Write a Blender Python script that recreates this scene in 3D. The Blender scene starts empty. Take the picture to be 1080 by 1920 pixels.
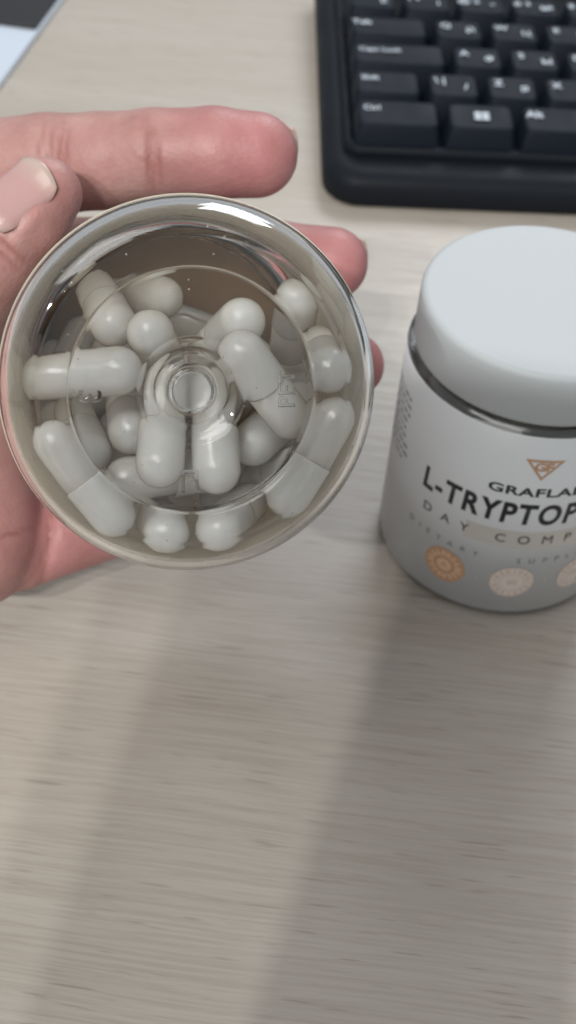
import bpy, bmesh, math, random
import numpy as np
from mathutils import Vector, Matrix

random.seed(7)
S = bpy.context.scene
COL = S.collection
MM = 0.001

# ------------------------------------------------------------------ camera
FPX, CAM_H, PITCH, ROLL = 2300.0, 231.28, math.radians(46.46), math.radians(4.33)
_c, _s = math.cos(PITCH), math.sin(PITCH)
F = np.array([0, _c, -_s]); _R = np.array([1.0, 0, 0]); _U = np.cross(_R, F)
R = math.cos(ROLL) * _R + math.sin(ROLL) * _U
U = -math.sin(ROLL) * _R + math.cos(ROLL) * _U
CP = np.array([0, 0, CAM_H])
cam = bpy.data.cameras.new('camera'); cam_o = bpy.data.objects.new('camera', cam); COL.objects.link(cam_o)
cam_o.matrix_world = Matrix(((R[0], U[0], -F[0], 0), (R[1], U[1], -F[1], 0), (R[2], U[2], -F[2], CAM_H * MM), (0, 0, 0, 1)))
cam.sensor_fit = 'VERTICAL'; cam.sensor_height = 36.0; cam.lens = 36.0 * FPX / 1920.0
cam.clip_start = 0.005; cam.clip_end = 50
cam.dof.use_dof = True; cam.dof.focus_distance = 0.198; cam.dof.aperture_fstop = 24.0
S.camera = cam_o

# ------------------------------------------------------------------ world, lamps, exposure
W = bpy.data.worlds.new('World'); S.world = W; W.use_nodes = True
bg = W.node_tree.nodes['Background']; bg.inputs[0].default_value = (0.90, 0.95, 1.0, 1); bg.inputs[1].default_value = 0.40
def area(name, loc, target, sx, sy, power, col):
    l = bpy.data.lights.new(name, 'AREA'); l.shape = 'RECTANGLE'; l.size = sx; l.size_y = sy; l.energy = power; l.color = col
    o = bpy.data.objects.new(name, l); COL.objects.link(o); o.location = loc
    o.rotation_euler = (Vector(target) - Vector(loc)).to_track_quat('-Z', 'Y').to_euler()
    return o
area('ceiling_lamp', (-0.42, -0.40, 1.40), (0, 0.2, 0), 1.0, 0.60, 8.0, (1.0, 0.985, 0.95))
area('far_lamp', (0.20, 1.00, 0.66), (0, 0.36, 0), 0.40, 0.30, 4.0, (0.92, 0.96, 1.0))
for _x, _p in ((-0.293, 8.6), (-0.165, 6.6), (-0.120, 6.0)):      # ceiling downlights over the sitter's shoulder
    area('downlight', (1.7 * _x, 0.1 - 1.7 * 0.66, 1.7 * 0.72), (0, 0.1, 0), 0.025, 0.025, _p, (1.0, 0.985, 0.95))
S.view_settings.view_transform = 'Standard'; S.view_settings.look = 'None'
S.view_settings.exposure = 0.08; S.view_settings.gamma = 1.0
S.render.engine = 'CYCLES'
cy = S.cycles
cy.max_bounces = 24; cy.transmission_bounces = 20; cy.glossy_bounces = 10; cy.diffuse_bounces = 5; cy.transparent_max_bounces = 16
cy.use_denoising = True; cy.caustics_refractive = True; cy.caustics_reflective = True; cy.blur_glossy = 0.3
cy.sample_clamp_indirect = 20.0

# ------------------------------------------------------------------ helpers
def ray(px, py): return F + R * (px - 540) / FPX + U * (960 - py) / FPX
def at(px, py, z):                       # a point at height z (mm) over the desk
    d = ray(px, py); return CP + d * (z - CAM_H) / d[2]
def dep(px, py, d): return CP + ray(px, py) * d
def V(p): return Vector((float(p[0]) * MM, float(p[1]) * MM, float(p[2]) * MM))

def mat(name, col=(0.8, 0.8, 0.8), rough=0.5, **kw):
    m = bpy.data.materials.new(name); m.use_nodes = True
    b = m.node_tree.nodes['Principled BSDF']
    b.inputs['Base Color'].default_value = (*col, 1); b.inputs['Roughness'].default_value = rough
    for k, v in kw.items(): b.inputs[k].default_value = v
    return m
class NT:
    def __init__(s, m): s.t = m.node_tree; s.b = s.t.nodes['Principled BSDF']; s.out = s.t.nodes['Material Output']
    def n(s, typ, **kw):
        x = s.t.nodes.new(typ)
        for k, v in kw.items():
            if k.startswith('_'): setattr(x, k[1:], v)
            else: x.inputs[k].default_value = v
        return x
    def l(s, a, b): s.t.links.new(a, b)
    def ramp(s, fac, stops, interp='LINEAR'):
        r = s.t.nodes.new('ShaderNodeValToRGB'); r.color_ramp.interpolation = interp
        el = r.color_ramp.elements
        while len(el) < len(stops): el.new(0.5)
        for e, (p, c) in zip(el, stops):
            e.position = p; e.color = (*c, 1) if len(c) == 3 else c
        s.l(fac, r.inputs[0]); return r.outputs[0]
    def mix(s, fac, a, b, mode='MIX'):
        x = s.t.nodes.new('ShaderNodeMix'); x.data_type = 'RGBA'; x.blend_type = mode
        for sock, val in ((x.inputs[0], fac), (x.inputs[6], a), (x.inputs[7], b)):
            if hasattr(val, 'is_linked'): s.l(val, sock)
            else: sock.default_value = val if not isinstance(val, tuple) or len(val) == 4 else (*val, 1)
        return x.outputs[2]
    def bump(s, h, strength, dist):
        x = s.n('ShaderNodeBump', Strength=strength, Distance=dist); s.l(h, x.inputs['Height']); s.l(x.outputs[0], s.b.inputs['Normal']); return x

def link(name, me, material=None, parent=None, smooth=True):
    o = bpy.data.objects.new(name, me); COL.objects.link(o)
    if material is not None and not me.materials: me.materials.append(material)
    if smooth:
        for p in me.polygons: p.use_smooth = True
    if parent is not None: o.parent = parent
    return o
def tag(o, label, cat, group=None, kind=None):
    if label: o['label'] = label
    if cat: o['category'] = cat
    if group: o['group'] = group
    if kind: o['kind'] = kind
    return o
def empty(name, M=None):
    o = bpy.data.objects.new(name, None); COL.objects.link(o); o.empty_display_size = 0.01
    if M is not None: o.matrix_world = M
    return o
def mesh(name, verts, faces):
    me = bpy.data.meshes.new(name); me.from_pydata([tuple(v) for v in verts], [], faces); me.update(); return me
def spin(name, prof, seg=128, closed=True):
    """prof: list of (r, z) in mm, closed loop unless it starts and ends on the axis"""
    vs, fs, rings = [], [], []
    for r, z in prof:
        if r < 1e-6: rings.append([len(vs)]); vs.append((0, 0, z * MM))
        else:
            rings.append(list(range(len(vs), len(vs) + seg)))
            for k in range(seg):
                a = 2 * math.pi * k / seg; vs.append((r * MM * math.cos(a), r * MM * math.sin(a), z * MM))
    n = len(prof); rng = range(n) if closed else range(n - 1)
    for i in rng:
        a, b = rings[i], rings[(i + 1) % n]
        if len(a) == 1 and len(b) == 1: continue
        for k in range(seg):
            k2 = (k + 1) % seg
            if len(a) == 1: fs.append((a[0], b[k2], b[k]))
            elif len(b) == 1: fs.append((a[k], a[k2], b[0]))
            else: fs.append((a[k], a[k2], b[k2], b[k]))
    me = mesh(name, vs, fs)
    bm = bmesh.new(); bm.from_mesh(me); bmesh.ops.recalc_face_normals(bm, faces=bm.faces); bm.to_mesh(me); bm.free()
    return me
def curve_pts(pts, sub=4):
    """Catmull-Rom through (r, z) control points"""
    p = [np.array(q, float) for q in pts]; out = []
    for i in range(len(p) - 1):
        p0 = p[max(i - 1, 0)]; p1 = p[i]; p2 = p[i + 1]; p3 = p[min(i + 2, len(p) - 1)]
        for k in range(sub):
            t = k / sub
            out.append(tuple(0.5 * (2 * p1 + (p2 - p0) * t + (2 * p0 - 5 * p1 + 4 * p2 - p3) * t * t + (3 * p1 - p0 - 3 * p2 + p3) * t ** 3)))
    out.append(tuple(p[-1])); return out
def text_mesh(body, size=1.0, bold=0.0, extrude=0.0, shear=0.0, spacing=1.0, sx=1.0):
    c = bpy.data.curves.new('t', 'FONT'); c.body = body; c.size = size; c.offset = bold; c.extrude = extrude; c.shear = shear
    c.space_character = spacing; c.align_x = 'CENTER'; c.align_y = 'CENTER'; c.resolution_u = 4
    o = bpy.data.objects.new('t', c); COL.objects.link(o)
    dg = bpy.context.evaluated_depsgraph_get(); dg.update()
    me = bpy.data.meshes.new_from_object(o.evaluated_get(dg))
    bpy.data.objects.remove(o); bpy.data.curves.remove(c)
    me.materials.clear()
    for v in me.vertices: v.co.x *= sx
    return me
def join_mesh(name, parts):
    """parts: list of (mesh, fn(x,y,z)->(x,y,z))"""
    vs, fs = [], []
    for me, fn in parts:
        o = len(vs); vs += [fn(*v.co) for v in me.vertices]; fs += [tuple(i + o for i in p.vertices) for p in me.polygons]
    return mesh(name, vs, fs)

# ------------------------------------------------------------------ materials
def desk_material():
    m = mat('pale_oak_laminate', rough=0.42); t = NT(m)
    tc = t.n('ShaderNodeTexCoord'); mp = t.n('ShaderNodeMapping'); mp.inputs['Rotation'].default_value = (0, 0, math.radians(3.2))
    t.l(tc.outputs['Object'], mp.inputs[0])
    wob = t.n('ShaderNodeTexNoise', Scale=9.0, Detail=2.0); t.l(mp.outputs[0], wob.inputs['Vector'])
    sc = t.n('ShaderNodeVectorMath', _operation='MULTIPLY_ADD'); t.l(wob.outputs['Color'], sc.inputs[0]); sc.inputs[1].default_value = (0, 0.006, 0); t.l(mp.outputs[0], sc.inputs[2])
    def streak(sx, sy, detail, rough=0.6):
        q = t.n('ShaderNodeMapping'); q.inputs['Scale'].default_value = (sx, sy, 1); t.l(sc.outputs[0], q.inputs[0])
        n = t.n('ShaderNodeTexNoise', Scale=1.0, Detail=detail, Roughness=rough); t.l(q.outputs[0], n.inputs['Vector']); return n.outputs['Fac']
    broad = streak(1.3, 22, 3.0); mid = streak(11, 270, 4.0, 0.6); fine = streak(30, 1300, 4.0, 0.72); pores = streak(62, 900, 1.5)
    c = t.ramp(broad, [(0.30, (0.392, 0.352, 0.303)), (0.52, (0.420, 0.382, 0.334)), (0.74, (0.458, 0.425, 0.380))])
    c = t.mix(t.ramp(mid, [(0.34, (0.17, 0.17, 0.17)), (0.58, (0, 0, 0))]), c, (0.300, 0.255, 0.210))
    c = t.mix(t.ramp(fine, [(0.40, (0.42, 0.42, 0.42)), (0.56, (0, 0, 0))]), c, (0.285, 0.24, 0.195))
    c = t.mix(t.ramp(pores, [(0.29, (0.50, 0.50, 0.50)), (0.36, (0, 0, 0))]), c, (0.21, 0.168, 0.130))
    t.l(c, t.b.inputs['Base Color'])
    t.bump(mid, 0.12, 0.0003)
    r = t.ramp(fine, [(0.3, (0.50, 0.50, 0.50)), (0.7, (0.36, 0.36, 0.36))]); t.l(r, t.b.inputs['Roughness'])
    return m
M_DESK = desk_material()

def black_plastic(name, col, rough, bump):
    m = mat(name, col, rough, **{'Specular IOR Level': 0.10}); t = NT(m)
    tc = t.n('ShaderNodeTexCoord'); n = t.n('ShaderNodeTexNoise', Scale=2600.0, Detail=2.0); t.l(tc.outputs['Object'], n.inputs['Vector'])
    t.bump(n.outputs['Fac'], bump, 0.0002)
    w = t.n('ShaderNodeTexNoise', Scale=45.0, Detail=4.0); t.l(tc.outputs['Object'], w.inputs['Vector'])
    t.l(t.ramp(w.outputs['Fac'], [(0.3, (rough - 0.08,) * 3), (0.7, (rough + 0.08,) * 3)]), t.b.inputs['Roughness'])
    return m
M_CASE = black_plastic('black_case_plastic', (0.009, 0.011, 0.015), 0.5, 0.25)
M_KEY = black_plastic('black_key_plastic', (0.007, 0.010, 0.016), 0.55, 0.30)
M_LEGEND = mat('legend_print', (0.45, 0.50, 0.56), 0.5)

def glass_material():
    m = mat('clear_pet_plastic', (1.0, 1.0, 0.995), 0.015, **{'IOR': 1.48, 'Transmission Weight': 1.0}); t = NT(m)
    tc = t.n('ShaderNodeTexCoord'); n = t.n('ShaderNodeTexNoise', Scale=120.0, Detail=2.0); t.l(tc.outputs['Object'], n.inputs['Vector'])
    t.bump(n.outputs['Fac'], 0.10, 0.0004)
    sm = t.n('ShaderNodeTexNoise', Scale=55.0, Detail=5.0, Roughness=0.65); t.l(tc.outputs['Object'], sm.inputs['Vector'])        # finger smears
    t.l(t.ramp(sm.outputs['Fac'], [(0.45, (0.008,) * 3), (0.75, (0.07,) * 3)]), t.b.inputs['Roughness'])
    vo = t.n('ShaderNodeTexVoronoi', Scale=800.0, Randomness=1.0); t.l(tc.outputs['Object'], vo.inputs['Vector'])                # dust specks
    pick = t.ramp(vo.outputs['Color'], [(0.80, (0, 0, 0)), (0.82, (1, 1, 1))]); dot = t.ramp(vo.outputs['Distance'], [(0.05, (0.7,) * 3), (0.12, (0, 0, 0))])
    mu = t.n('ShaderNodeMath', _operation='MULTIPLY'); t.l(pick, mu.inputs[0]); t.l(dot, mu.inputs[1])
    df = t.n('ShaderNodeBsdfDiffuse'); df.inputs[0].default_value = (0.7, 0.68, 0.64, 1)
    mx = t.n('ShaderNodeMixShader'); t.l(mu.outputs[0], mx.inputs[0]); t.l(t.b.outputs[0], mx.inputs[1]); t.l(df.outputs[0], mx.inputs[2]); t.l(mx.outputs[0], t.out.inputs[0])
    return m
M_PET = glass_material()
def white_plastic():
    m = mat('white_lid_plastic', (0.415, 0.44, 0.455), 0.58, **{'Subsurface Weight': 0.15, 'Subsurface Radius': (0.6, 0.6, 0.6), 'Subsurface Scale': 0.002}); t = NT(m)
    tc = t.n('ShaderNodeTexCoord'); n = t.n('ShaderNodeTexNoise', Scale=900.0, Detail=3.0); t.l(tc.outputs['Object'], n.inputs['Vector'])
    t.bump(n.outputs['Fac'], 0.08, 0.0002)
    return m
M_LID = white_plastic()
def label_material():
    m = mat('white_label_film', (0.80, 0.82, 0.835), 0.33); t = NT(m)
    tr = t.n('ShaderNodeBsdfTranslucent'); tr.inputs[0].default_value = (0.7, 0.7, 0.68, 1)
    mx = t.n('ShaderNodeMixShader', Fac=0.24); t.l(t.b.outputs[0], mx.inputs[1]); t.l(tr.outputs[0], mx.inputs[2]); t.l(mx.outputs[0], t.out.inputs[0])
    tc = t.n('ShaderNodeTexCoord'); n = t.n('ShaderNodeTexNoise', Scale=60.0, Detail=2.0); t.l(tc.outputs['Object'], n.inputs['Vector'])
    t.bump(n.outputs['Fac'], 0.05, 0.0003)
    return m
M_LABEL = label_material()
M_INK = mat('black_ink', (0.012, 0.013, 0.016), 0.4)
M_INK_GREY = mat('grey_ink', (0.20, 0.21, 0.22), 0.45)
M_COPPER = mat('copper_ink', (0.52, 0.30, 0.175), 0.42)
M_COPPER_PALE = mat('pale_copper_ink', (0.60, 0.47, 0.39), 0.42)
M_BAND = mat('pale_foil_band', (0.60, 0.58, 0.535), 0.38, Metallic=0.25)
M_PEACH = [mat('peach_ink', (0.70, 0.47, 0.31), 0.42)] + [mat('pale_peach_ink', (0.72, 0.635, 0.575), 0.42)] * 2
M_LINER = mat('tan_liner_card', (0.42, 0.28, 0.16), 0.7)
def capsule_material(name, col):
    m = mat(name, col, 0.20, **{'Coat Weight': 1.0, 'Coat Roughness': 0.05}); t = NT(m)
    oi = t.n('ShaderNodeObjectInfo'); tc = t.n('ShaderNodeTexCoord')
    n = t.n('ShaderNodeTexNoise', Scale=260.0, Detail=3.0); t.l(tc.outputs['Object'], n.inputs['Vector'])
    c = t.mix(t.ramp(n.outputs['Fac'], [(0.35, (0, 0, 0)), (0.7, (0.5, 0.5, 0.5))]), (*col, 1), (col[0] * 0.86, col[1] * 0.83, col[2] * 0.76, 1))
    t.l(c, t.b.inputs['Base Color'])
    tr = t.n('ShaderNodeBsdfTranslucent'); tr.inputs[0].default_value = (0.78, 0.60, 0.36, 1)
    mx = t.n('ShaderNodeMixShader', Fac=0.28); t.l(t.b.outputs[0], mx.inputs[1]); t.l(tr.outputs[0], mx.inputs[2]); t.l(mx.outputs[0], t.out.inputs[0])
    return m
M_CAPB = capsule_material('beige_capsule_body', (0.84, 0.845, 0.81))
M_CAPC = capsule_material('white_capsule_cap', (0.86, 0.88, 0.865))

def skin_material():
    m = mat('skin', (0.6, 0.4, 0.35), 0.46, **{'Subsurface Weight': 0.35, 'Subsurface Radius': (1.0, 0.35, 0.2), 'Subsurface Scale': 0.0022, 'IOR': 1.4, 'Specular IOR Level': 0.42}); t = NT(m)
    tc = t.n('ShaderNodeTexCoord'); at_ = t.n('ShaderNodeAttribute', _attribute_name='blush')
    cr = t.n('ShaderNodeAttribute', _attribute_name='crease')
    n1 = t.n('ShaderNodeTexNoise', Scale=75.0, Detail=4.0, Roughness=0.6); t.l(tc.outputs['Object'], n1.inputs['Vector'])
    n2 = t.n('ShaderNodeTexNoise', Scale=420.0, Detail=3.0); t.l(tc.outputs['Object'], n2.inputs['Vector'])
    base = t.ramp(n1.outputs['Fac'], [(0.28, (0.34, 0.180, 0.160)), (0.52, (0.425, 0.250, 0.222)), (0.75, (0.48, 0.310, 0.275))])
    red = t.ramp(n1.outputs['Fac'], [(0.30, (0.36, 0.125, 0.132)), (0.70, (0.46, 0.195, 0.20))])
    c = t.mix(at_.outputs['Fac'], base, red)
    c = t.mix(t.ramp(n2.outputs['Fac'], [(0.40, (0.22, 0.22, 0.22)), (0.65, (0, 0, 0))]), c, (0.36, 0.17, 0.15))
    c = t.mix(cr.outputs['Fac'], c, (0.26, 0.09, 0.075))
    t.l(c, t.b.inputs['Base Color'])
    vo = t.n('ShaderNodeTexVoronoi', Scale=1100.0); t.l(tc.outputs['Object'], vo.inputs['Vector'])
    n3 = t.n('ShaderNodeTexNoise', Scale=650.0, Detail=4.0); t.l(tc.outputs['Object'], n3.inputs['Vector'])
    ad = t.n('ShaderNodeMath', _operation='ADD'); t.l(vo.outputs['Distance'], ad.inputs[0]); t.l(n3.outputs['Fac'], ad.inputs[1])
    t.bump(ad.outputs[0], 0.16, 0.0004)
    return m
M_SKIN = skin_material()
def nail_material():
    m = mat('nail', (0.6, 0.45, 0.4), 0.24, **{'Subsurface Weight': 0.2, 'Subsurface Radius': (1, 0.5, 0.35), 'Subsurface Scale': 0.001}); t = NT(m)
    a = t.n('ShaderNodeAttribute', _attribute_name='along')
    t.l(t.ramp(a.outputs['Fac'], [(0.0, (0.52, 0.37, 0.35)), (0.18, (0.44, 0.265, 0.255)), (0.72, (0.455, 0.275, 0.262)), (0.88, (0.46, 0.32, 0.29)), (0.95, (0.46, 0.355, 0.31))]), t.b.inputs['Base Color'])
    return m
M_NAIL = nail_material()

# ------------------------------------------------------------------ the desk
def build_desk():
    vs = [(-1.1, -0.45, 0), (1.1, -0.45, 0), (1.1, 0.95, 0), (-1.1, 0.95, 0)]
    vs += [(x, y, -0.025) for x, y, _ in vs]
    fs = [(0, 1, 2, 3), (7, 6, 5, 4)] + [(i, i + 4, (i + 1) % 4 + 4, (i + 1) % 4) for i in range(4)]
    o = link('desk', mesh('desk', vs, fs), M_DESK, smooth=False)
    tag(o, 'pale grey oak laminate desk top with fine horizontal grain', None, kind='structure')
build_desk()

# ------------------------------------------------------------------ keyboard
KP, KPY = 20.8, 18.4                       # key pitch across and along, mm
def key_mesh(wu, hu=1.0):
    w, d, h = wu * KP - 0.9, hu * KPY - 0.9, 9.6
    lo = (w / 2, d / 2); hi = (w / 2 - 1.9, d / 2 - 2.2); ofs = 1.3      # the top is set back: the front flank shows most
    rings = []
    def rr(hx, hy, r, z, oy, dish=0.0):
        pts = []
        for cx, cy, a0 in ((1, 1, 0), (-1, 1, 90), (-1, -1, 180), (1, -1, 270)):
            for k in range(4):
                a = math.radians(a0 + 30 * k)
                pts.append(((cx * (hx - r) + r * math.cos(a)), (cy * (hy - r) + r * math.sin(a)) + oy, z))
        return pts
    levels = [rr(*lo, 1.2, 0, 0), rr(lo[0] - 0.5, lo[1] - 0.5, 1.2, 1.8, 0.1), rr(hi[0] + 0.35, hi[1] + 0.35, 2.2, h - 0.7, ofs * 0.9), rr(*hi, 2.2, h - 0.15, ofs), rr(hi[0] - 0.8, hi[1] - 0.8, 1.8, h, ofs), rr(hi[0] * 0.55, hi[1] * 0.55, 1.4, h - 0.45, ofs)]
    vs, fs = [], []
    for L in levels: vs += [(x * MM, y * MM, z * MM) for x, y, z in L]
    for i in range(len(levels) - 1):
        for k in range(16): fs.append((i * 16 + k, i * 16 + (k + 1) % 16, (i + 1) * 16 + (k + 1) % 16, (i + 1) * 16 + k))
    fs.append(tuple(range((len(levels) - 1) * 16, len(levels) * 16)))
    return mesh('key', vs, fs)
def rounded_slab(name, x0, x1, y0, y1, levels, seg=6):
    """levels: (z, inset, corner radius) from bottom to top"""
    vs, fs = [], []; n = 4 * (seg + 1)
    for z, ins, r in levels:
        for cx, cy, a0 in ((x1 - ins - r, y1 - ins - r, 0), (x0 + ins + r, y1 - ins - r, 90), (x0 + ins + r, y0 + ins + r, 180), (x1 - ins - r, y0 + ins + r, 270)):
            for k in range(seg + 1):
                a = math.radians(a0 + 90 * k / seg); vs.append(((cx + r * math.cos(a)) * MM, (cy + r * math.sin(a)) * MM, z * MM))
    for i in range(len(levels) - 1):
        for k in range(n): fs.append((i * n + k, i * n + (k + 1) % n, (i + 1) * n + (k + 1) % n, (i + 1) * n + k))
    fs.append(tuple(range((len(levels) - 1) * n, len(levels) * n))); fs.append(tuple(reversed(range(n))))
    return mesh(name, vs, fs)
def build_keyboard():
    yaw = math.radians(3.6)
    root = empty('keyboard', Matrix.Translation(V((3.5, 363.5, 0))) @ Matrix.Rotation(yaw, 4, 'Z') @ Matrix.Rotation(math.radians(3.0), 4, 'X'))
    tag(root, 'black desktop keyboard with pale Latin and Cyrillic legends on its keys', 'keyboard')
    X1, Y1 = 455, 165
    # lower case with a rounded lip
    link('case', rounded_slab('case', 0, X1, 0, Y1, [(0.3, 1.5, 12), (2.0, 0.2, 12.5), (6.5, 0.0, 12.5), (9.5, 0.9, 12), (11.3, 2.8, 11), (12.0, 6, 9)]), M_CASE, root)
    rim = rounded_slab('rim', 7, X1 - 7, 13.0, Y1 - 5, [(11.0, 0, 6), (14.2, 0.3, 6), (15.2, 1.0, 5.5), (15.4, 1.9, 5), (15.2, 2.6, 5), (12.4, 3.2, 4.5)])
    link('key_well', rim, M_CASE, root)
    rows = [  # y of the row centre, list of (width, latin, cyrillic)
        (0, [(1.5, 'Ctrl', ''), (1.25, 'WIN', ''), (1.25, 'Alt', ''), (6.0, '', ''), (1.25, 'Alt', ''), (1.25, 'WIN', ''), (1.0, '=', ''), (1.5, 'Ctrl', '')]),
        (1, [(1.25, 'Shift', ''), (1, '\\ |', '/')] + [(1, a, b) for a, b in zip('ZXCVBNM', 'ЯЧСМИТЬ')] + [(1, '< ,', 'Б'), (1, '> .', 'Ю'), (1, '? /', ','), (2.75, 'Shift', '')]),
        (2, [(1.75, 'Caps Lock', '')] + [(1, a, b) for a, b in zip('ASDFGHJKL', 'ФЫВАПРОЛД')] + [(1, ': ;', 'Ж'), (1, '" \'', 'Э'), (2.25, 'Enter', '')]),
        (3, [(1.5, 'Tab', '')] + [(1, a, b) for a, b in zip('QWERTYUIOP', 'ЙЦУКЕНГШЩЗ')] + [(1, '{ [', 'Х'), (1, '} ]', 'Ъ'), (1.5, '\\ |', '')]),
        (4, [(1, '~ `', 'Ё')] + [(1, a + ' ' + b, c) for a, b, c in zip('!@#$%^&*()_+', '1234567890-=', '1"№;%:?*()-+')] + [(2, 'Backspace', '')]),
    ]
    cache = {}
    for ri, keys in rows:
        x = 9.5; y = 24.0 + ri * KPY; zt = 12.6 + 0.5 * ri; tilt = math.radians([4, 2, 0, -2, -4][ri])
        for wu, la, cyr in keys:
            if wu not in cache: cache[wu] = key_mesh(wu)
            k = link('key', cache[wu], M_KEY, root)
            k.location = V((x + wu * KP / 2, y, zt)); k.rotation_euler = (tilt, 0, 0)
            x += wu * KP
            w = wu * KP; parts = []; L = -w / 2 + 4.2
            def put(me, ox, oy, s=1.0): parts.append((me, lambda X, Y, Z, ox=ox, oy=oy, s=s: ((X * s + ox) * MM, (Y * s + oy) * MM, 9.72 * MM)))
            if la == 'WIN':
                for ax, ay in ((-1, 1), (1, 1), (-1, -1), (1, -1)):
                    q = mesh('q', [(-1.15, -0.95, 0), (1.15, -0.95, 0), (1.15, 0.95, 0), (-1.15, 0.95, 0)], [(0, 1, 2, 3)])
                    put(q, ax * 1.35 + 0.3, ay * 1.15 + 1.6)
            elif len(la) > 3:
                me = text_mesh(la, 3.6, 0.06); xs = [v.co.x for v in me.vertices]; put(me, L - min(xs) - 0.2, 3.6)
            else:
                if la: put(text_mesh(la, 4.8, 0.10), L + 1.6, 3.6)
                if cyr: put(text_mesh(cyr, 4.8, 0.10), w / 2 - 6.0, 0.2)
            if parts:
                link('legend', join_mesh('legend', parts), M_LEGEND, k, smooth=False)
build_keyboard()

# ------------------------------------------------------------------ jars (shared profiles; mm, z = 0 on the foot ring)
def offset_curve(pts, d):
    p = np.array(pts, float); t = np.gradient(p, axis=0); t /= np.linalg.norm(t, axis=1)[:, None]
    return [tuple(q) for q in p + d * np.stack([-t[:, 1], t[:, 0]], 1)]
def jar_body_mesh():
    dimple = [(0.0, 3.6), (1.6, 3.55), (2.9, 3.4), (3.25, 3.15), (3.6, 3.5), (3.9, 4.3), (4.6, 5.0), (5.2, 4.9), (5.55, 4.2), (5.8, 3.55), (6.6, 3.2), (7.6, 3.1), (8.0, 2.75), (8.4, 2.6)]
    floor = [(12, 2.5), (16, 2.35), (17.7, 2.32), (18.1, 2.25), (18.28, 2.0), (18.42, 1.5), (18.6, 1.3), (19.2, 1.2)]
    heel = curve_pts([(19.2, 1.2), (21.4, 0.8), (23.2, 0.42), (25.0, 0.85), (26.5, 1.95), (27.7, 3.6), (28.4, 5.6), (28.6, 7.8)], 5)
    bead = []                                              # a fine contact bead on the foot
    for r_, z_ in heel[1:]:
        bead.append((r_, z_ - 0.09 * math.exp(-((r_ - 23.1) / 0.3) ** 2)))
    outer = dimple + floor + bead
    outer += [(28.6, 20), (28.6, 40), (28.6, 60.0)] + curve_pts([(28.6, 60.0), (28.35, 60.8), (27.5, 61.4), (26.2, 61.9), (25.4, 62.6)], 3)[1:] + [(25.4, 70.0), (25.2, 71.5)]
    inner = [(24.0, 71.5), (23.8, 70), (23.8, 62.0)] + curve_pts([(23.8, 62.0), (24.8, 60.6), (26.4, 59.7), (27.3, 58.6), (27.5, 57.0)], 3)[1:] + [(27.5, 40), (27.5, 20)]
    inner += offset_curve(heel, 1.1)[::-1]
    inner += [(18.9, 2.38), (18.6, 2.6), (18.35, 3.05), (18.0, 3.35), (17.5, 3.45), (16, 3.5), (12, 3.7), (8.6, 3.85), (7.9, 4.15), (6.9, 4.4), (6.3, 4.75), (5.9, 5.3), (5.3, 6.1), (4.6, 6.25), (3.9, 5.8), (3.4, 4.9), (2.9, 4.65), (1.6, 4.75), (0.0, 4.8)]
    return spin('jar_body', outer + inner, 144, closed=False)
def lid_mesh():
    p = [(0, 75.3), (12, 75.3), (22, 75.3), (25.0, 75.35), (26.0, 75.45), (26.7, 75.3), (27.25, 74.8), (27.5, 74.1), (27.55, 72), (27.62, 63.1), (27.5, 62.6), (27.2, 62.5),
         (26.4, 62.6), (26.1, 63.2), (26.0, 72.5), (25.5, 73.2), (20, 73.2), (10, 73.2), (0, 73.2)]
    return spin('lid', p, 144, closed=False)
def liner_mesh(): return spin('liner', [(0, 72.95), (24.8, 72.95), (24.9, 72.3), (24.8, 71.75), (0, 71.75)], 96, closed=False)
def sheer_label():
    m = mat('sheer_label_film', (0.80, 0.76, 0.68), 0.4); t = NT(m)
    tr = t.n('ShaderNodeBsdfTranslucent'); tr.inputs[0].default_value = (0.90, 0.85, 0.76, 1)
    mx = t.n('ShaderNodeMixShader', Fac=0.58); t.l(t.b.outputs[0], mx.inputs[1]); t.l(tr.outputs[0], mx.inputs[2]); t.l(mx.outputs[0], t.out.inputs[0])
    return m
M_SHEER = sheer_label()
def label_mesh(z0, z1, sheer=False):
    me = spin('label', [(28.72, z0), (28.72, z1), (28.86, z1), (28.86, z0)], 144, closed=True)
    me.materials.append(M_SHEER if sheer else M_LABEL)
    return me
ME_BODY, ME_LID = jar_body_mesh(), lid_mesh()

LABEL_R = 28.86
def wrap(me_parts, name, material, parent, az, zc, off=0.06):
    """bend flat lettering (mm, x along the circumference, y up) onto the label cylinder"""
    bmj = bmesh.new()
    for me, ox, oy in me_parts:
        b2 = bmesh.new(); b2.from_mesh(me)
        bmesh.ops.triangulate(b2, faces=b2.faces)
        for _ in range(2):
            es = [e for e in b2.edges if abs(e.verts[0].co.x - e.verts[1].co.x) > 2.2]
            if not es: break
            bmesh.ops.subdivide_edges(b2, edges=es, cuts=1, use_grid_fill=False)
            bmesh.ops.triangulate(b2, faces=b2.faces)
        for v in b2.verts: v.co.x += ox; v.co.y += oy
        tmp = bpy.data.meshes.new('tmp'); b2.to_mesh(tmp); bmj.from_mesh(tmp); b2.free(); bpy.data.meshes.remove(tmp)
    r = LABEL_R + off
    for v in bmj.verts:
        th = az + v.co.x / LABEL_R; z = zc + v.co.y
        v.co = (r * MM * math.cos(th), r * MM * math.sin(th), z * MM)
    me = bpy.data.meshes.new(name); bmj.to_mesh(me); bmj.free()
    return link(name, me, material, parent, smooth=False)
def poly_mesh(pts, faces=None): return mesh('p', [(x, y, 0) for x, y in pts], faces or [tuple(range(len(pts)))])
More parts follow.
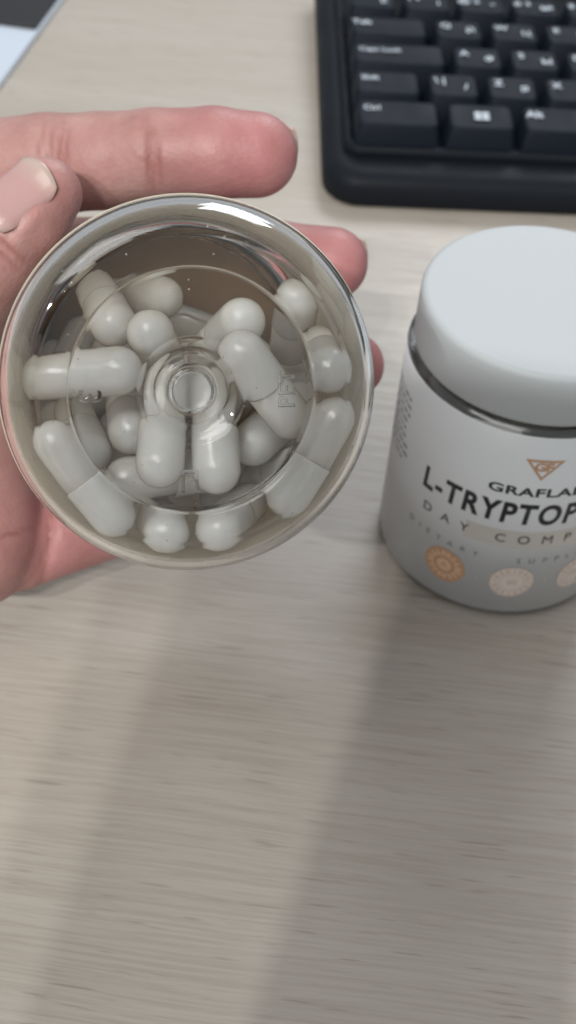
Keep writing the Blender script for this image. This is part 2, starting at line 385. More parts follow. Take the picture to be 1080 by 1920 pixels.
def ring_mesh(r0, r1, seg=40, sx=1.0):
    vs = []; fs = []
    for k in range(seg):
        a = 2 * math.pi * k / seg; vs += [(r0 * math.cos(a) * sx, r0 * math.sin(a), 0), (r1 * math.cos(a) * sx, r1 * math.sin(a), 0)]
    for k in range(seg):
        a, b = 2 * k, 2 * ((k + 1) % seg); fs.append((a, a + 1, b + 1, b))
    return mesh('r', vs, fs)

def build_standing_jar():
    root = empty('supplement_jar', Matrix.Translation(V((52.45, 217.7, 0.05))))
    tag(root, 'closed white supplement jar with printed label standing upright on the desk', 'jar')
    link('body', ME_BODY, M_PET, root)
    lid = link('lid', ME_LID, M_LID, root); link('liner', liner_mesh(), M_LINER, lid)
    lab = link('label', label_mesh(3.6, 60.4), M_LABEL, root)
    az = math.radians(-88)
    T = text_mesh
    wrap([(T('L-TRYPTOPHAN', 8.6, 0.30, 0, 0.05, 1.18, 0.75), 0, 0)], 'product_name', M_INK, lab, az, 37.0)
    wrap([(T('GRAFLAB', 3.5, 0.10, 0, 0.0, 1.06, 1.40), 0, 0)], 'brand_name', M_INK, lab, az, 44.2)
    # the faceted diamond above the brand name
    o = [(-4.3, 3.0), (4.3, 3.0), (0, -3.0)]; i = [(-3.1, 2.3), (3.1, 2.3), (0, -2.0)]
    dia = poly_mesh(o + i, [(0, 3, 4, 1), (1, 4, 5, 2), (2, 5, 3, 0)])
    wrap([(dia, 0, 0), (T('GF', 3.2, 0.14, 0, 0, 0.9, 1.1), 0, 0.8)], 'emblem', M_COPPER, lab, az, 51.2)
    wrap([(T('DAY COMPLEX', 3.7, 0.0, 0, 0.0, 2.35, 1.0), 0, 0)], 'subtitle', M_INK, lab, az, 29.0, 0.10)
    band = mesh('b', [(x, y, 0) for x in np.linspace(-13.5, 28, 26) for y in (-2.7, 2.7)], [(2 * k, 2 * k + 2, 2 * k + 3, 2 * k + 1) for k in range(25)])
    wrap([(band, 0, 0)], 'band', M_BAND, lab, az, 29.0, 0.03)
    wrap([(T('DIETARY   SUPPLEMENT', 2.3, 0.0, 0, 0.0, 2.5, 1.0), 0, 0)], 'small_print', M_INK_GREY, lab, az, 21.9)
    for k, (dx, m_, word) in enumerate(((-16.5, M_COPPER, 'A'), (0, M_COPPER_PALE, '60'), (16.5, M_COPPER_PALE, 'GMP'))):
        sx = 1.0
        pr = [(ring_mesh(5.0, 5.3), dx, 0), (ring_mesh(2.75, 2.95), dx, 0), (T(word, 2.4, 0.06), dx, 0)]
        for a in range(16):                                     # a ring of short strokes like tiny round-set lettering
            th = 2 * math.pi * a / 16; c_, s_ = math.cos(th), math.sin(th); w_ = 0.42 if a % 4 else 0.2
            pr.append((poly_mesh([(c_ * q0 - s_ * q1, s_ * q0 + c_ * q1) for q0, q1 in ((3.4, -w_), (4.5, -w_), (4.5, w_), (3.4, w_))]), dx, 0))
        if k == 0: pr.append((ring_mesh(1.9, 2.75), dx, 0)); pr.append((ring_mesh(4.5, 5.0), dx, 0))
        bd = wrap([(ring_mesh(0.0, 4.95), dx, 0)], 'badge', M_PEACH[k], lab, az, 14.4, 0.03)
        wrap(pr, 'badge_print', m_, lab, az, 14.4, 0.08)
    wrap([(ring_mesh(0.0, 0.35, 12), -8.2, 0), (ring_mesh(0.0, 0.35, 12), 8.2, 0)], 'separator_dot', M_COPPER_PALE, lab, az, 14.4)
    # illegible rows of fine print on the panel turned away to the left
    rs = random.Random(3); st = []
    for k in range(9):
        x = -9.0
        while x < 8.5:
            w = rs.uniform(0.7, 2.6); st.append((poly_mesh([(x, -0.38 + 18 - 2.2 * k), (x + w, -0.38 + 18 - 2.2 * k), (x + w, 0.38 + 18 - 2.2 * k), (x, 0.38 + 18 - 2.2 * k)]), 0, 0)); x += w + 0.6
    wrap(st, 'fine_print', M_INK_GREY, lab, az - math.radians(88), 34.0)
    return root, lab
JAR_ROOT, JAR_LABEL = build_standing_jar()

# ------------------------------------------------------------------ held jar, base towards the camera
BASE = dep(363, 738, 180.5); FAR = dep(313, 656, 251.5)
EZ = (FAR - BASE); EZ /= np.linalg.norm(EZ)
EX = R - EZ * (R @ EZ); EX /= np.linalg.norm(EX); EY = np.cross(EZ, EX)
JM = Matrix(((EX[0], EY[0], EZ[0], BASE[0] * MM), (EX[1], EY[1], EZ[1], BASE[1] * MM), (EX[2], EY[2], EZ[2], BASE[2] * MM), (0, 0, 0, 1)))
def build_held_jar():
    root = empty('capsule_jar', JM)
    tag(root, 'clear plastic jar of white capsules held with its round base towards the viewer', 'jar')
    body = link('body', ME_BODY, M_PET, root)
    lid = link('lid', ME_LID, M_LID, root); link('liner', liner_mesh(), M_LINER, lid)
    link('label', label_mesh(8.0, 60.4, True), M_LABEL, root)
    gate = spin('gate_mark', [(0, 3.30), (1.7, 3.26), (2.7, 3.12), (3.05, 2.92), (2.7, 2.86), (1.5, 2.95), (0, 3.0)], 48, closed=False)
    link('gate_mark', gate, mat('frosted_pet_plastic', (0.97, 0.98, 0.97), 0.22, **{'IOR': 1.48, 'Transmission Weight': 0.95}), body)
    # raised marks moulded into the base, their tops towards the middle
    def mark(word, x, y, rot, size, name):
        me = text_mesh(word, size, 0.04, 0.26)
        ca, sa = math.cos(rot), math.sin(rot)
        vs = []
        for v in me.vertices:
            X, Y = v.co.x, -v.co.y                 # y runs down in the jar frame
            vs.append(((x + ca * X - sa * Y) * MM, (y + sa * X + ca * Y) * MM, (2.10 + v.co.z) * MM))
        m2 = mesh(name, vs, [tuple(p.vertices) for p in me.polygons])
        b = bmesh.new(); b.from_mesh(m2); bmesh.ops.recalc_face_normals(b, faces=b.faces); b.to_mesh(m2); b.free()
        link(name, m2, M_PET, body, smooth=False)
    mark('3', -15.3, 0.4, math.radians(90), 4.8, 'raised_number')
    mark('PET', 14.3, -0.2, math.radians(-90), 3.6, 'raised_letters')
    mark('П', -0.6, 13.8, 0.0, 4.4, 'raised_mark')
    return root
HELD = build_held_jar()

#CAPS_BEGIN
CAPS = [  # centre and axis of each capsule in the jar frame, mm
    (-16.66,13.92,8.45,-0.587,-0.804,0.092),
    (-4.97,22.42,15.73,-0.123,-0.073,0.990),
    (7.24,21.70,14.10,0.433,-0.112,0.894),
    (19.05,11.30,7.80,0.510,-0.860,0.000),
    (22.24,-3.67,14.88,0.078,-0.172,0.982),
    (12.09,0.28,10.79,0.569,0.752,0.334),
    (6.66,-6.39,20.73,-0.298,0.430,0.852),
    (-3.98,-4.22,23.04,0.215,0.484,0.849),
    (-16.94,-1.44,15.81,-0.907,0.108,0.407),
    (-4.08,6.04,11.87,0.105,-0.806,0.582),
    (4.04,7.15,11.79,0.029,-0.821,0.570),
    (15.16,7.61,21.66,0.634,-0.381,0.673),
    (-9.01,6.53,24.52,-0.026,-0.216,0.976),
    (-16.94,9.14,25.17,-0.180,-0.334,0.925),
    (-2.91,14.65,15.32,-0.987,0.064,-0.151),
    (-5.89,17.53,29.76,0.667,0.440,0.601),
    (19.17,-8.13,28.54,0.015,0.612,0.790),
    (-12.57,-11.27,29.65,-0.209,-0.379,0.902),
    (-7.08,-11.94,39.15,-0.641,0.035,0.766),
    (15.87,16.71,23.58,-0.357,0.339,0.871),
    (7.48,5.31,24.44,-0.413,0.693,0.591),
    (-21.19,6.70,63.20,-0.301,-0.954,0.000),
    (8.59,21.66,56.21,-0.046,0.018,0.999),
    (17.11,2.14,48.07,0.737,0.675,-0.033),
    (-17.07,2.16,47.82,-0.804,-0.026,-0.595),
    (-9.40,6.10,44.73,-0.781,-0.183,-0.597),
    (-19.54,1.03,56.01,0.411,-0.763,0.499),
    (-6.40,7.95,59.07,-0.287,0.754,0.590),
    (2.10,15.93,40.03,-0.416,-0.830,-0.370),
    (21.79,4.39,63.20,0.197,-0.980,0.000),
    (-9.19,20.24,41.38,0.909,0.413,-0.051),
    (10.25,8.70,43.82,-0.057,-0.447,0.893),
    (11.27,19.78,38.28,-0.617,0.352,-0.704),
    (-4.76,-1.00,46.60,0.927,0.142,0.346),
    (-6.56,13.01,41.94,0.548,0.383,0.743),
    (-18.19,13.53,35.63,-0.458,-0.616,0.641),
    (-15.55,8.25,57.22,-0.468,0.779,-0.417),
    (4.87,4.50,38.48,0.348,-0.263,-0.900),
    (1.08,23.27,56.21,-0.048,0.002,0.999),
    (8.47,-3.19,63.20,0.929,0.369,-0.000),
    (-6.53,22.36,56.20,0.046,0.013,-0.999),
    (-11.59,11.65,50.17,0.812,0.272,0.516),
    (8.10,6.16,58.77,0.767,0.105,0.634),
    (17.07,15.56,56.91,0.296,-0.325,-0.898),
    (22.21,0.84,55.50,-0.038,0.999,0.012),
    (-13.44,19.03,56.21,-0.039,-0.028,0.999),
    (19.23,9.24,37.78,0.252,-0.883,0.395),
    (8.15,-1.53,55.62,-0.911,-0.412,-0.016),
    (-1.86,2.37,63.20,-0.548,-0.837,0.000),
    (9.33,14.02,56.48,-0.279,-0.024,0.960),
    (1.15,14.06,56.79,0.311,-0.254,-0.916)]
#CAPS_END
def half_shell(r, z0, z1, lip=False, seg=28):
    """a domed tube from z0 (open) to the dome's pole at z1"""
    s = 1 if z1 > z0 else -1; zc = z1 - s * r
    p = [(r - 0.22, z0), (r, z0)] + ([(r + 0.05, z0 + s * 0.25), (r, z0 + s * 0.7)] if lip else [])
    p += [(r, zc)] + [(r * math.cos(math.radians(a)), zc + s * r * math.sin(math.radians(a))) for a in (12, 24, 36, 48, 60, 70, 80)] + [(0, z1)]
    return spin('shell', p, seg, closed=False)
CAP_LABELS = [
    'white capsule lying along the lower left wall of the held jar',
    'left of two round capsule ends side by side at the jar\'s lowest rim',
    'right of two round capsule ends side by side at the jar\'s lowest rim',
    'white capsule lying along the lower right wall of the held jar',
    'bright capsule end at the right wall beside the letters on the base',
    'white capsule slanting behind the raised letters on the jar base',
    'glossy capsule with long highlight at the upper right of the central dimple',
    'small round capsule end just above the left of the central dimple',
    'level capsule behind the raised number at the left of the base',
    'left capsule of the upright pair just below the central dimple',
    'right capsule of the upright pair just below the central dimple',
    'round capsule end right of the upright pair, under the slanting capsule',
    'deeper capsule half hidden left of the upright pair',
    'dim round capsule end by the left wall below the raised number',
    'deep capsule between the upright pair and the lower rim, behind the raised mark',
    'deep capsule behind the upper edge of the lower left wall capsule',
    'pale capsule by the upper right wall above the bright capsule end',
    'brown shaded capsule deep in the upper left of the jar',
    'brown shaded capsule deep in the jar near its top',
    'capsule behind the lower right wall capsule',
    'shaded capsule right of the central dimple behind the slanting capsule',
]
def build_capsules():
    cap_me = half_shell(3.82, 0.4, 10.8, True); body_me = half_shell(3.56, 4.0, -10.6)
    for i, (x, y, z, dx, dy, dz) in enumerate(CAPS):
        d = Vector((-dx, -dy, -dz)) if (i < 17 or i % 2) else Vector((dx, dy, dz))   # most caps face the base
        q = d.to_track_quat('Z', 'Y').to_matrix().to_4x4()
        root = empty('capsule', JM @ Matrix.Translation(V((x, y, z))) @ q)
        tag(root, CAP_LABELS[i] if i < len(CAP_LABELS) else 'white capsule buried deep in the held jar behind the others', 'capsule', 'capsules inside the held jar')
        link('shell_cap', cap_me, M_CAPC, root); link('shell_body', body_me, M_CAPB, root)
build_capsules()

# ------------------------------------------------------------------ the hand: one continuous surface from a distance field
def hp(px, py, d):                       # hand point in the camera frame: x right, y down, z = depth (mm)
    return np.array([(px - 540) / FPX * d, (py - 960) / FPX * d, d], np.float32)
def h2w(p): return CP + R * p[0] - U * p[1] + F * p[2]
THUMB = [(-330, 760, 262, 17.0), (-140, 600, 244, 14.5), (-22, 478, 236, 10.6), (44, 412, 233, 8.8), (86, 364, 233, 6.9)]
INDEX = [(-230, 372, 268, 12.5), (-60, 326, 262, 10.8), (92, 309, 256, 10.3), (190, 302, 253, 9.6), (290, 289, 250, 8.9), (400, 287, 249, 9.0), (480, 291, 249, 8.5)]
MIDDLE = [(-230, 520, 276, 12.0), (60, 490, 276, 9.8), (330, 486, 276, 9.2), (520, 490, 273, 8.6), (622, 494, 271, 8.0)]
RING = [(-230, 700, 280, 12.0), (60, 660, 280, 9.6), (330, 668, 281, 9.0), (565, 680, 279, 8.0), (660, 685, 277, 7.3)]
PINKY = [(-120, 960, 276, 12.0), (40, 1020, 270, 9.8), (250, 962, 274, 8.4), (430, 905, 281, 7.6), (560, 862, 283, 6.8)]
TIPS = [(480, 291, 248), (640, 494, 270), (668, 685, 276), (575, 860, 282), (100, 350, 231)]
CREASES = [  # centre on the pad side, direction along the finger, half width, depth, reach (mm)
    ((287, 292, 241), (1, -0.03, 0), 0.75, 0.60, 9.5), ((276, 292, 241), (1, 0.02, 0), 0.5, 0.25, 8.5),
    ((92, 305, 247), (1, 0.30, 0), 0.9, 0.55, 10.0), ((112, 305, 247), (1, 0.25, 0), 0.6, 0.30, 10.0),
    ((84, 1010, 258), (1, 0.10, 0), 1.0, 1.1, 17.0),
    ((545, 492, 264), (1, 0.0, 0), 0.7, 0.4, 8.0),
    ((298, 292, 241), (1, -0.06, 0), 0.4, 0.16, 7.0), ((70, 305, 247), (1, 0.35, 0), 0.5, 0.25, 8.0), ((128, 300, 247), (1, 0.2, 0), 0.4, 0.16, 7.0),
    ((8, 455, 225), (0.66, -0.75, 0), 0.5, 0.22, 6.0), ((-4, 470, 225), (0.66, -0.75, 0), 0.5, 0.22, 6.0),
    ((70, 1050, 258), (0.9, 0.5, 0), 0.5, 0.3, 8.0), ((20, 1000, 250), (0.3, 1.0, 0), 0.5, 0.25, 9.0),
]
NAIL_N, NAIL_S, NAIL_W = (-0.30, -0.16, -1.0), (-4.6, 8.3), 11.8
def nail_frame():
    """thumb nail: middle line over the last thumb bone, turned a little to the left"""
    a0, a1 = THUMB[-2], THUMB[-1]; P0, P1 = hp(*a0[:3]).astype(float), hp(*a1[:3]).astype(float)
    ax = P1 - P0; L = np.linalg.norm(ax); ax /= L
    n = np.array(NAIL_N, float); n -= ax * (n @ ax); n /= np.linalg.norm(n)
    return P0, ax, L, n, np.cross(ax, n), a0[3], a1[3]
def build_hand():
    h = 0.85
    lo = np.array([-205, -98, 216], np.float32); hi = np.array([24, 44, 318], np.float32)
    n = np.ceil((hi - lo) / h).astype(int) + 1
    ax = [lo[k] + h * np.arange(n[k], dtype=np.float32) for k in range(3)]
    def cone_block(chain, k_in):
        """distance to a chain of tapered capsules, in its own bounding block"""
        P = [hp(*c[:3]) for c in chain]; Rr = [c[3] for c in chain]; pad = 16
        a = np.min([p - r for p, r in zip(P, Rr)], 0) - pad; b = np.max([p + r for p, r in zip(P, Rr)], 0) + pad
        i0 = np.clip(np.floor((a - lo) / h).astype(int), 0, n - 1); i1 = np.clip(np.ceil((b - lo) / h).astype(int) + 1, 1, n)
        X, Y, Z = np.meshgrid(*[ax[k][i0[k]:i1[k]] for k in range(3)], indexing='ij')
        d = None
        for j in range(len(P) - 1):
            A, Bv = P[j], P[j + 1] - P[j]
            t = np.clip(((X - A[0]) * Bv[0] + (Y - A[1]) * Bv[1] + (Z - A[2]) * Bv[2]) / (Bv @ Bv), 0, 1)
            dd = np.sqrt((X - A[0] - t * Bv[0]) ** 2 + (Y - A[1] - t * Bv[1]) ** 2 + (Z - A[2] - t * Bv[2]) ** 2) - (Rr[j] + t * (Rr[j + 1] - Rr[j]))
            d = dd if d is None else smin(d, dd, k_in)
        return d, i0, i1
    def smin(a, b, k):
        hh = np.clip(0.5 + 0.5 * (b - a) / k, 0, 1); return b + (a - b) * hh - k * hh * (1 - hh)
    G = np.full(n, 40.0, np.float32)
    def add(chain, k_in, k_out):
        d, i0, i1 = cone_block(chain, k_in); sl = tuple(slice(i0[k], i1[k]) for k in range(3))
        G[sl] = smin(G[sl], d, k_out)
    wrist = (-900, 800, 288, 24.0)
    add([(-1300, 900, 292, 27.0), wrist], 4, 1)
    for c in ((-230, 372, 268, 13.0), (-230, 520, 276, 13.0), (-230, 700, 280, 13.0), (-120, 960, 276, 12.5)):
        add([wrist, (-620, (c[1] + 800) / 2, 284, 19.0), c], 4, 7)
    add([(-230, 372, 268, 11.5), (-230, 700, 280, 11.5), (-120, 960, 276, 11.5)], 4, 6)
    add([(-760, 950, 284, 20.0), (-420, 1010, 268, 17.0), (-62, 1000, 262, 15.2)], 5, 6)      # heel of the hand
    add([(-40, 1040, 266, 11.0), (-62, 980, 262, 14.0)], 5, 3)
    add([(-130, 560, 258, 15.0), (-78, 720, 266, 14.0), (-72, 880, 265, 14.0), (-72, 980, 264, 14.0)], 5, 5)   # hollow of the palm
    add([(-700, 720, 272, 20.0), THUMB[0], THUMB[1]], 5, 7)                                      # ball of the thumb
    add(INDEX, 1.2, 1.6); add(MIDDLE, 1.5, 1.2); add(RING, 1.5, 1.2)
    add(PINKY, 1.5, 1.6)
    add(THUMB[1:], 1.5, 1.3)
    # skin folds
    for c, dr, wd, dp, reach in CREASES:
        p = hp(*c); dv = np.array(dr, np.float32); dv /= np.linalg.norm(dv)
        i0 = np.clip(np.floor((p - reach - 2 - lo) / h).astype(int), 0, n - 1); i1 = np.clip(np.ceil((p + reach + 2 - lo) / h).astype(int) + 1, 1, n)
        sl = tuple(slice(i0[k], i1[k]) for k in range(3))
        X, Y, Z = np.meshgrid(*[ax[k][i0[k]:i1[k]] for k in range(3)], indexing='ij')
        q = (X - p[0]) * dv[0] + (Y - p[1]) * dv[1] + (Z - p[2]) * dv[2] + 0.018 * (Y - p[1]) ** 2
        rr = np.sqrt((X - p[0]) ** 2 + (Y - p[1]) ** 2 + (Z - p[2]) ** 2)
        G[sl] += dp * np.exp(-(q / wd) ** 2) * np.clip(1.2 - rr / reach, 0, 1)
    # the folds of skin round the thumb nail
    P0, av, L, nn, sd, r0, r1 = nail_frame(); c0 = P0 + nn * 8
    i0 = np.clip(np.floor((c0 - 16 - lo) / h).astype(int), 0, n - 1); i1 = np.clip(np.ceil((c0 + 16 - lo) / h).astype(int) + 1, 1, n)
    sl = tuple(slice(i0[k], i1[k]) for k in range(3)); X, Y, Z = np.meshgrid(*[ax[k][i0[k]:i1[k]] for k in range(3)], indexing='ij')
    es = (X - P0[0]) * av[0] + (Y - P0[1]) * av[1] + (Z - P0[2]) * av[2]; eu = (X - P0[0]) * sd[0] + (Y - P0[1]) * sd[1] + (Z - P0[2]) * sd[2]; en = (X - P0[0]) * nn[0] + (Y - P0[1]) * nn[1] + (Z - P0[2]) * nn[2]
    fu = np.abs(eu) - NAIL_W * 0.46; fv = NAIL_S[0] + 0.3 - es; edge = np.maximum(fu, fv)      # outside the plate > 0
    win = (en > 2) * np.clip((NAIL_S[1] - 2.5 - es) / 3, 0, 1)
    G[sl] -= win * 0.75 * np.exp(-((edge - 0.9) / 1.0) ** 2)
    G[sl] += win * 0.35 * np.clip(-edge / 1.0, 0, 1)
    G[0], G[-1] = 5, 5; G[:, 0], G[:, -1] = 5, 5; G[:, :, 0], G[:, :, -1] = 5, 5
    # surface nets
    ins = G < 0
    corners = [(i, j, k) for i in (0, 1) for j in (0, 1) for k in (0, 1)]
    def sub(A, c): return A[c[0]:n[0] - 1 + c[0], c[1]:n[1] - 1 + c[1], c[2]:n[2] - 1 + c[2]]
    cnt = sum(sub(ins, c).astype(np.int8) for c in corners)
    act = np.argwhere((cnt > 0) & (cnt < 8))
    idx = np.full(n - 1, -1, np.int64); idx[tuple(act.T)] = np.arange(len(act))
    acc = np.zeros((len(act), 3)); num = np.zeros(len(act))
    for a in corners:
        for k in range(3):
            if a[k]: continue
            b = list(a); b[k] = 1
            va = G[act[:, 0] + a[0], act[:, 1] + a[1], act[:, 2] + a[2]]; vb = G[act[:, 0] + b[0], act[:, 1] + b[1], act[:, 2] + b[2]]
            m = (va < 0) != (vb < 0); t = np.where(m, va / np.where(m, va - vb, 1), 0)
            pt = np.tile(np.array(a, float), (len(act), 1)); pt[:, k] = t
            acc[m] += pt[m]; num[m] += 1
    vert = lo + h * (act + acc / num[:, None])
    faces = []
    for k in range(3):
        k1, k2 = (k + 1) % 3, (k + 2) % 3
        a = [slice(1, n[0] - 1)] * 3; a = [slice(1, n[q] - 1) for q in range(3)]; a[k] = slice(0, n[k] - 1)
        b = list(a); b[k] = slice(1, n[k])
        s0, s1 = ins[tuple(a)], ins[tuple(b)]
        e = np.argwhere(s0 != s1); off = np.ones(3, int); off[k] = 0; e = e + off
        flip = ins[tuple(e.T)]
        q = []
        for u, w in ((0, 0), (1, 0), (1, 1), (0, 1)):
            c = e.copy(); c[:, k1] -= u; c[:, k2] -= w; q.append(idx[tuple(c.T)])
        q = np.stack(q, 1); q[flip] = q[flip][:, ::-1]; faces.append(q)
    faces = np.concatenate(faces)
    # relax a little, then carry to world
    nb = np.zeros_like(vert); ct = np.zeros(len(vert)); ed = np.concatenate([faces[:, [0, 1]], faces[:, [1, 2]], faces[:, [2, 3]], faces[:, [3, 0]]])
    np.add.at(nb, ed[:, 0], vert[ed[:, 1]]); np.add.at(ct, ed[:, 0], 1)
    nb2 = np.zeros_like(vert); np.add.at(nb2, ed[:, 1], vert[ed[:, 0]]); np.add.at(ct, ed[:, 1], 1)
    vert = 0.55 * vert + 0.45 * (nb + nb2) / ct[:, None]
    blush = np.zeros(len(vert)); crease = np.zeros(len(vert))
    for t in TIPS:
        d = np.linalg.norm(vert - hp(*t), axis=1); blush = np.maximum(blush, np.clip(1.3 - d / 20.0, 0, 1) * (0.35 if t[0] == 100 else 0.85))
    d = np.linalg.norm(vert - hp(120, 1010, 262), axis=1); blush = np.maximum(blush, 0.65 * np.clip(1.6 - d / 16.0, 0, 1))
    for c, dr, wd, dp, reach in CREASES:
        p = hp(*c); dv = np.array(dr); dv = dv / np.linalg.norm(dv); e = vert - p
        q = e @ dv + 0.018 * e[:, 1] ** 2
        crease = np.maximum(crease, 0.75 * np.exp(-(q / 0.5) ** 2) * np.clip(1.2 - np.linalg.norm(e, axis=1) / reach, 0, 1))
    wv = (CP + vert[:, :1] * R - vert[:, 1:2] * U + vert[:, 2:3] * F)
    root_p = np.array([-95.0, 160.0, 0.0])
    me = bpy.data.meshes.new('hand'); me.vertices.add(len(wv)); me.vertices.foreach_set('co', ((wv - root_p) * MM).astype(np.float32).ravel())
    me.loops.add(faces.size); me.loops.foreach_set('vertex_index', faces.astype(np.int32).ravel())
    me.polygons.add(len(faces)); me.polygons.foreach_set('loop_start', np.arange(0, faces.size, 4, dtype=np.int32))
    me.update(calc_edges=True); me.validate()
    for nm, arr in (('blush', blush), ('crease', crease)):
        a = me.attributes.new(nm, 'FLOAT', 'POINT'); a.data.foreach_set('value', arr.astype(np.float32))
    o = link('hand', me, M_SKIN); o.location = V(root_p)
    tag(o, 'left hand with fingers behind the held jar and thumb bent at upper left', 'hand')
    return o, root_p
HAND, HROOT = build_hand()

def build_thumbnail():
    P0, ax, L, n, sd, r0, r1 = nail_frame(); nu, nv = 19, 17; vs, along = [], []; s0, s1 = NAIL_S
    for lay in (0.0, -0.28):
        for j in range(nv):
            v = j / (nv - 1)
            for i in range(nu):
                u = -1 + 2 * i / (nu - 1)
                s = s0 + (s1 - s0) * v + (1.7 if v > 0.5 else -1.2) * (1 - u * u) * abs(2 * v - 1) ** 2
                rr = r0 + (r1 - r0) * min(s, L) / L - max(0, s - L) * 0.05
                w = NAIL_W / 2 * (1 - 0.22 * max(0, (0.25 - v) / 0.25) ** 2 - 0.10 * max(0, (v - 0.8) / 0.2) ** 2); th = u * w / 9.0
                lift = 0.48 - 0.75 * max(0, (0.16 - v) / 0.16) - 0.55 * max(0, (abs(u) - 0.8) / 0.2) * (1 - max(0, (v - 0.8) / 0.2)) + lay
                p = P0 + ax * s + n * ((rr + lift) - 9.0 * (1 - math.cos(th)) * 0.93) + sd * (9.0 * math.sin(th))
                vs.append(tuple((h2w(p) - HROOT) * MM)); along.append(v - 0.04 * u * u)
    N = nu * nv; fs = []
    for j in range(nv - 1):
        for i in range(nu - 1):
            q = (j * nu + i, j * nu + i + 1, (j + 1) * nu + i + 1, (j + 1) * nu + i); fs.append(q); fs.append(tuple(x + N for x in reversed(q)))
    rim = list(range(nu)) + [j * nu + nu - 1 for j in range(1, nv)] + [(nv - 1) * nu + i for i in range(nu - 2, -1, -1)] + [j * nu for j in range(nv - 2, 0, -1)]
    for q in range(len(rim)): b = rim[(q + 1) % len(rim)]; fs.append((rim[q], b, b + N, rim[q] + N))
    me = mesh('thumbnail', vs, fs); bm = bmesh.new(); bm.from_mesh(me); bmesh.ops.recalc_face_normals(bm, faces=bm.faces); bm.to_mesh(me); bm.free()
    a = me.attributes.new('along', 'FLOAT', 'POINT'); a.data.foreach_set('value', np.array(along, np.float32))
    return link('thumbnail', me, M_NAIL, HAND)
build_thumbnail()
def build_nail(base, tip, width, curve_r, name, normal_px, sink=0.0, thick=0.35):
    """a curved nail plate from its root to its free edge; base/tip are hand points of the plate's middle line"""
    b, t = hp(*base), hp(*tip); a = t - b; L = np.linalg.norm(a); a = a / L
    nrm = np.array(normal_px, float); nrm = nrm - a * (nrm @ a); nrm /= np.linalg.norm(nrm); sd = np.cross(a, nrm)
    nu, nvv = 15, 13; vs = []; along = []
    for lay in (0, -thick):
        for j in range(nvv):
            v = j / (nvv - 1)
            for i in range(nu):
                u = -1 + 2 * i / (nu - 1)
                wloc = width / 2 * (0.90 + 0.10 * math.sin(v * 2.2)) * (1 - 0.45 * max(0, (0.14 - v) / 0.14) ** 2)
                th = u * wloc / curve_r
                vv = v * L + (0.9 * (1 - u * u) if v > 0.85 else 0.9 * (1 - u * u) * (v / 0.85)) - 0.9 * (1 - u * u) * (1 - v) * 0.9
                bow = -1.1 * (v - 0.45) ** 2
                p = b + a * vv + sd * (curve_r * math.sin(th)) + nrm * (curve_r * (math.cos(th) - 1) + bow + lay - sink * (1 - v) ** 2)
                vs.append(tuple((CP + R * p[0] - U * p[1] + F * p[2] - HROOT) * MM)); along.append(v + 0.05 * u * u)
    N = nu * nvv; fs = []
    for j in range(nvv - 1):
        for i in range(nu - 1):
            q = (j * nu + i, j * nu + i + 1, (j + 1) * nu + i + 1, (j + 1) * nu + i)
            fs.append(q); fs.append(tuple(x + N for x in reversed(q)))
    rim = [i for i in range(nu)] + [j * nu + nu - 1 for j in range(1, nvv)] + [(nvv - 1) * nu + i for i in range(nu - 2, -1, -1)] + [j * nu for j in range(nvv - 2, 0, -1)]
    for q in range(len(rim)): fs.append((rim[q], rim[(q + 1) % len(rim)], rim[(q + 1) % len(rim)] + N, rim[q] + N))
    me = mesh(name, vs, fs); bm = bmesh.new(); bm.from_mesh(me); bmesh.ops.recalc_face_normals(bm, faces=bm.faces); bm.to_mesh(me); bm.free()
    at_ = me.attributes.new('along', 'FLOAT', 'POINT'); at_.data.foreach_set('value', np.array(along, np.float32))
    return link(name, me, M_NAIL, HAND)
build_nail((470, 280, 259), (552, 286, 256.5), 10.5, 7.0, 'fingernail', (0.0, -0.15, 1.0))
build_nail((610, 482, 279.5), (683, 486, 277.5), 9.5, 6.6, 'fingernail', (0.0, -0.15, 1.0))

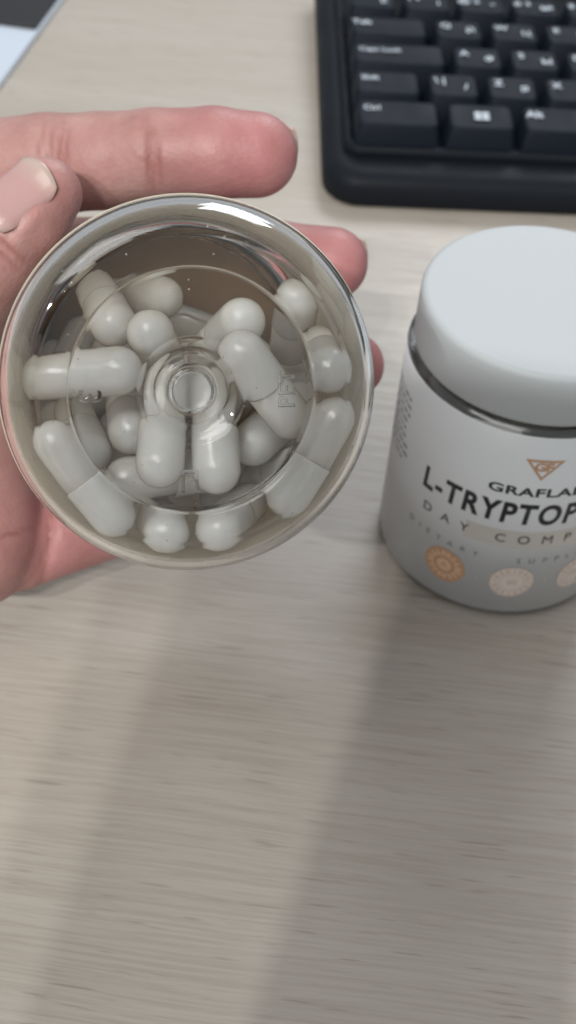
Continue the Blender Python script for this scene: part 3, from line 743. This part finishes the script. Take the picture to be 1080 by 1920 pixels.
# ------------------------------------------------------------------ folder at the far left corner
def build_folder():
    a, b = at(112, 0, 3), at(0, 152, 3)
    u = (a - b); u[2] = 0; u /= np.linalg.norm(u); v = np.array([-u[1], u[0], 0.0])
    root = empty('folder', Matrix(((u[0], v[0], 0, b[0] * MM), (u[1], v[1], 0, b[1] * MM), (0, 0, 1, 0), (0, 0, 0, 1))))
    tag(root, 'thin pale blue-white folder with a black upper part at the far left corner', 'folder')
    def slab(x0, x1, y0, y1, z0, z1, nm, m): link(nm, rounded_slab(nm, x0, x1, y0, y1, [(z0, 0.3, 0.6), (z0 + 0.3, 0, 0.8), (z1 - 0.3, 0, 0.8), (z1, 0.3, 0.6)], 3), m, root, smooth=False)
    slab(-140, 160, 0, 210, 0.1, 2.6, 'cover', mat('pale_blue_cover', (0.52, 0.58, 0.66), 0.35))
    slab(44, 159.5, 0.8, 209, 2.62, 4.2, 'black_cover', mat('black_cover', (0.012, 0.012, 0.014), 0.45))
build_folder()

# ------------------------------------------------------------------ the phone that takes the picture, held over the near desk; its shadow falls across the desk
def build_phone():
    o_ = CP - F * 38; a_ = math.radians(-9)                    # turned against the view to slant its shadow edges on the desk
    R_ = math.cos(a_) * R + math.sin(a_) * U; U_ = -math.sin(a_) * R + math.cos(a_) * U
    M_ = Matrix(((R_[0], U_[0], -F[0], o_[0] * MM), (R_[1], U_[1], -F[1], o_[1] * MM), (R_[2], U_[2], -F[2], o_[2] * MM), (0, 0, 0, 1)))
    root = empty('phone', M_); tag(root, 'dark phone held over the near desk, out of view, taking the picture', 'phone')
    link('body', rounded_slab('body', -72, 24, -150, 14, [(-4.2, 1.2, 9), (-3.4, 0.2, 10), (3.4, 0.2, 10), (4.2, 1.2, 9)]), mat('dark_phone_shell', (0.03, 0.032, 0.036), 0.35), root)  # widened to push the shadow's right edge out of view
    link('screen', rounded_slab('screen', -70, 22, -148, 12, [(4.25, 0, 8.5), (4.5, 0.2, 8.5)]), mat('screen_glass', (0.01, 0.01, 0.012), 0.1), root)
build_phone()
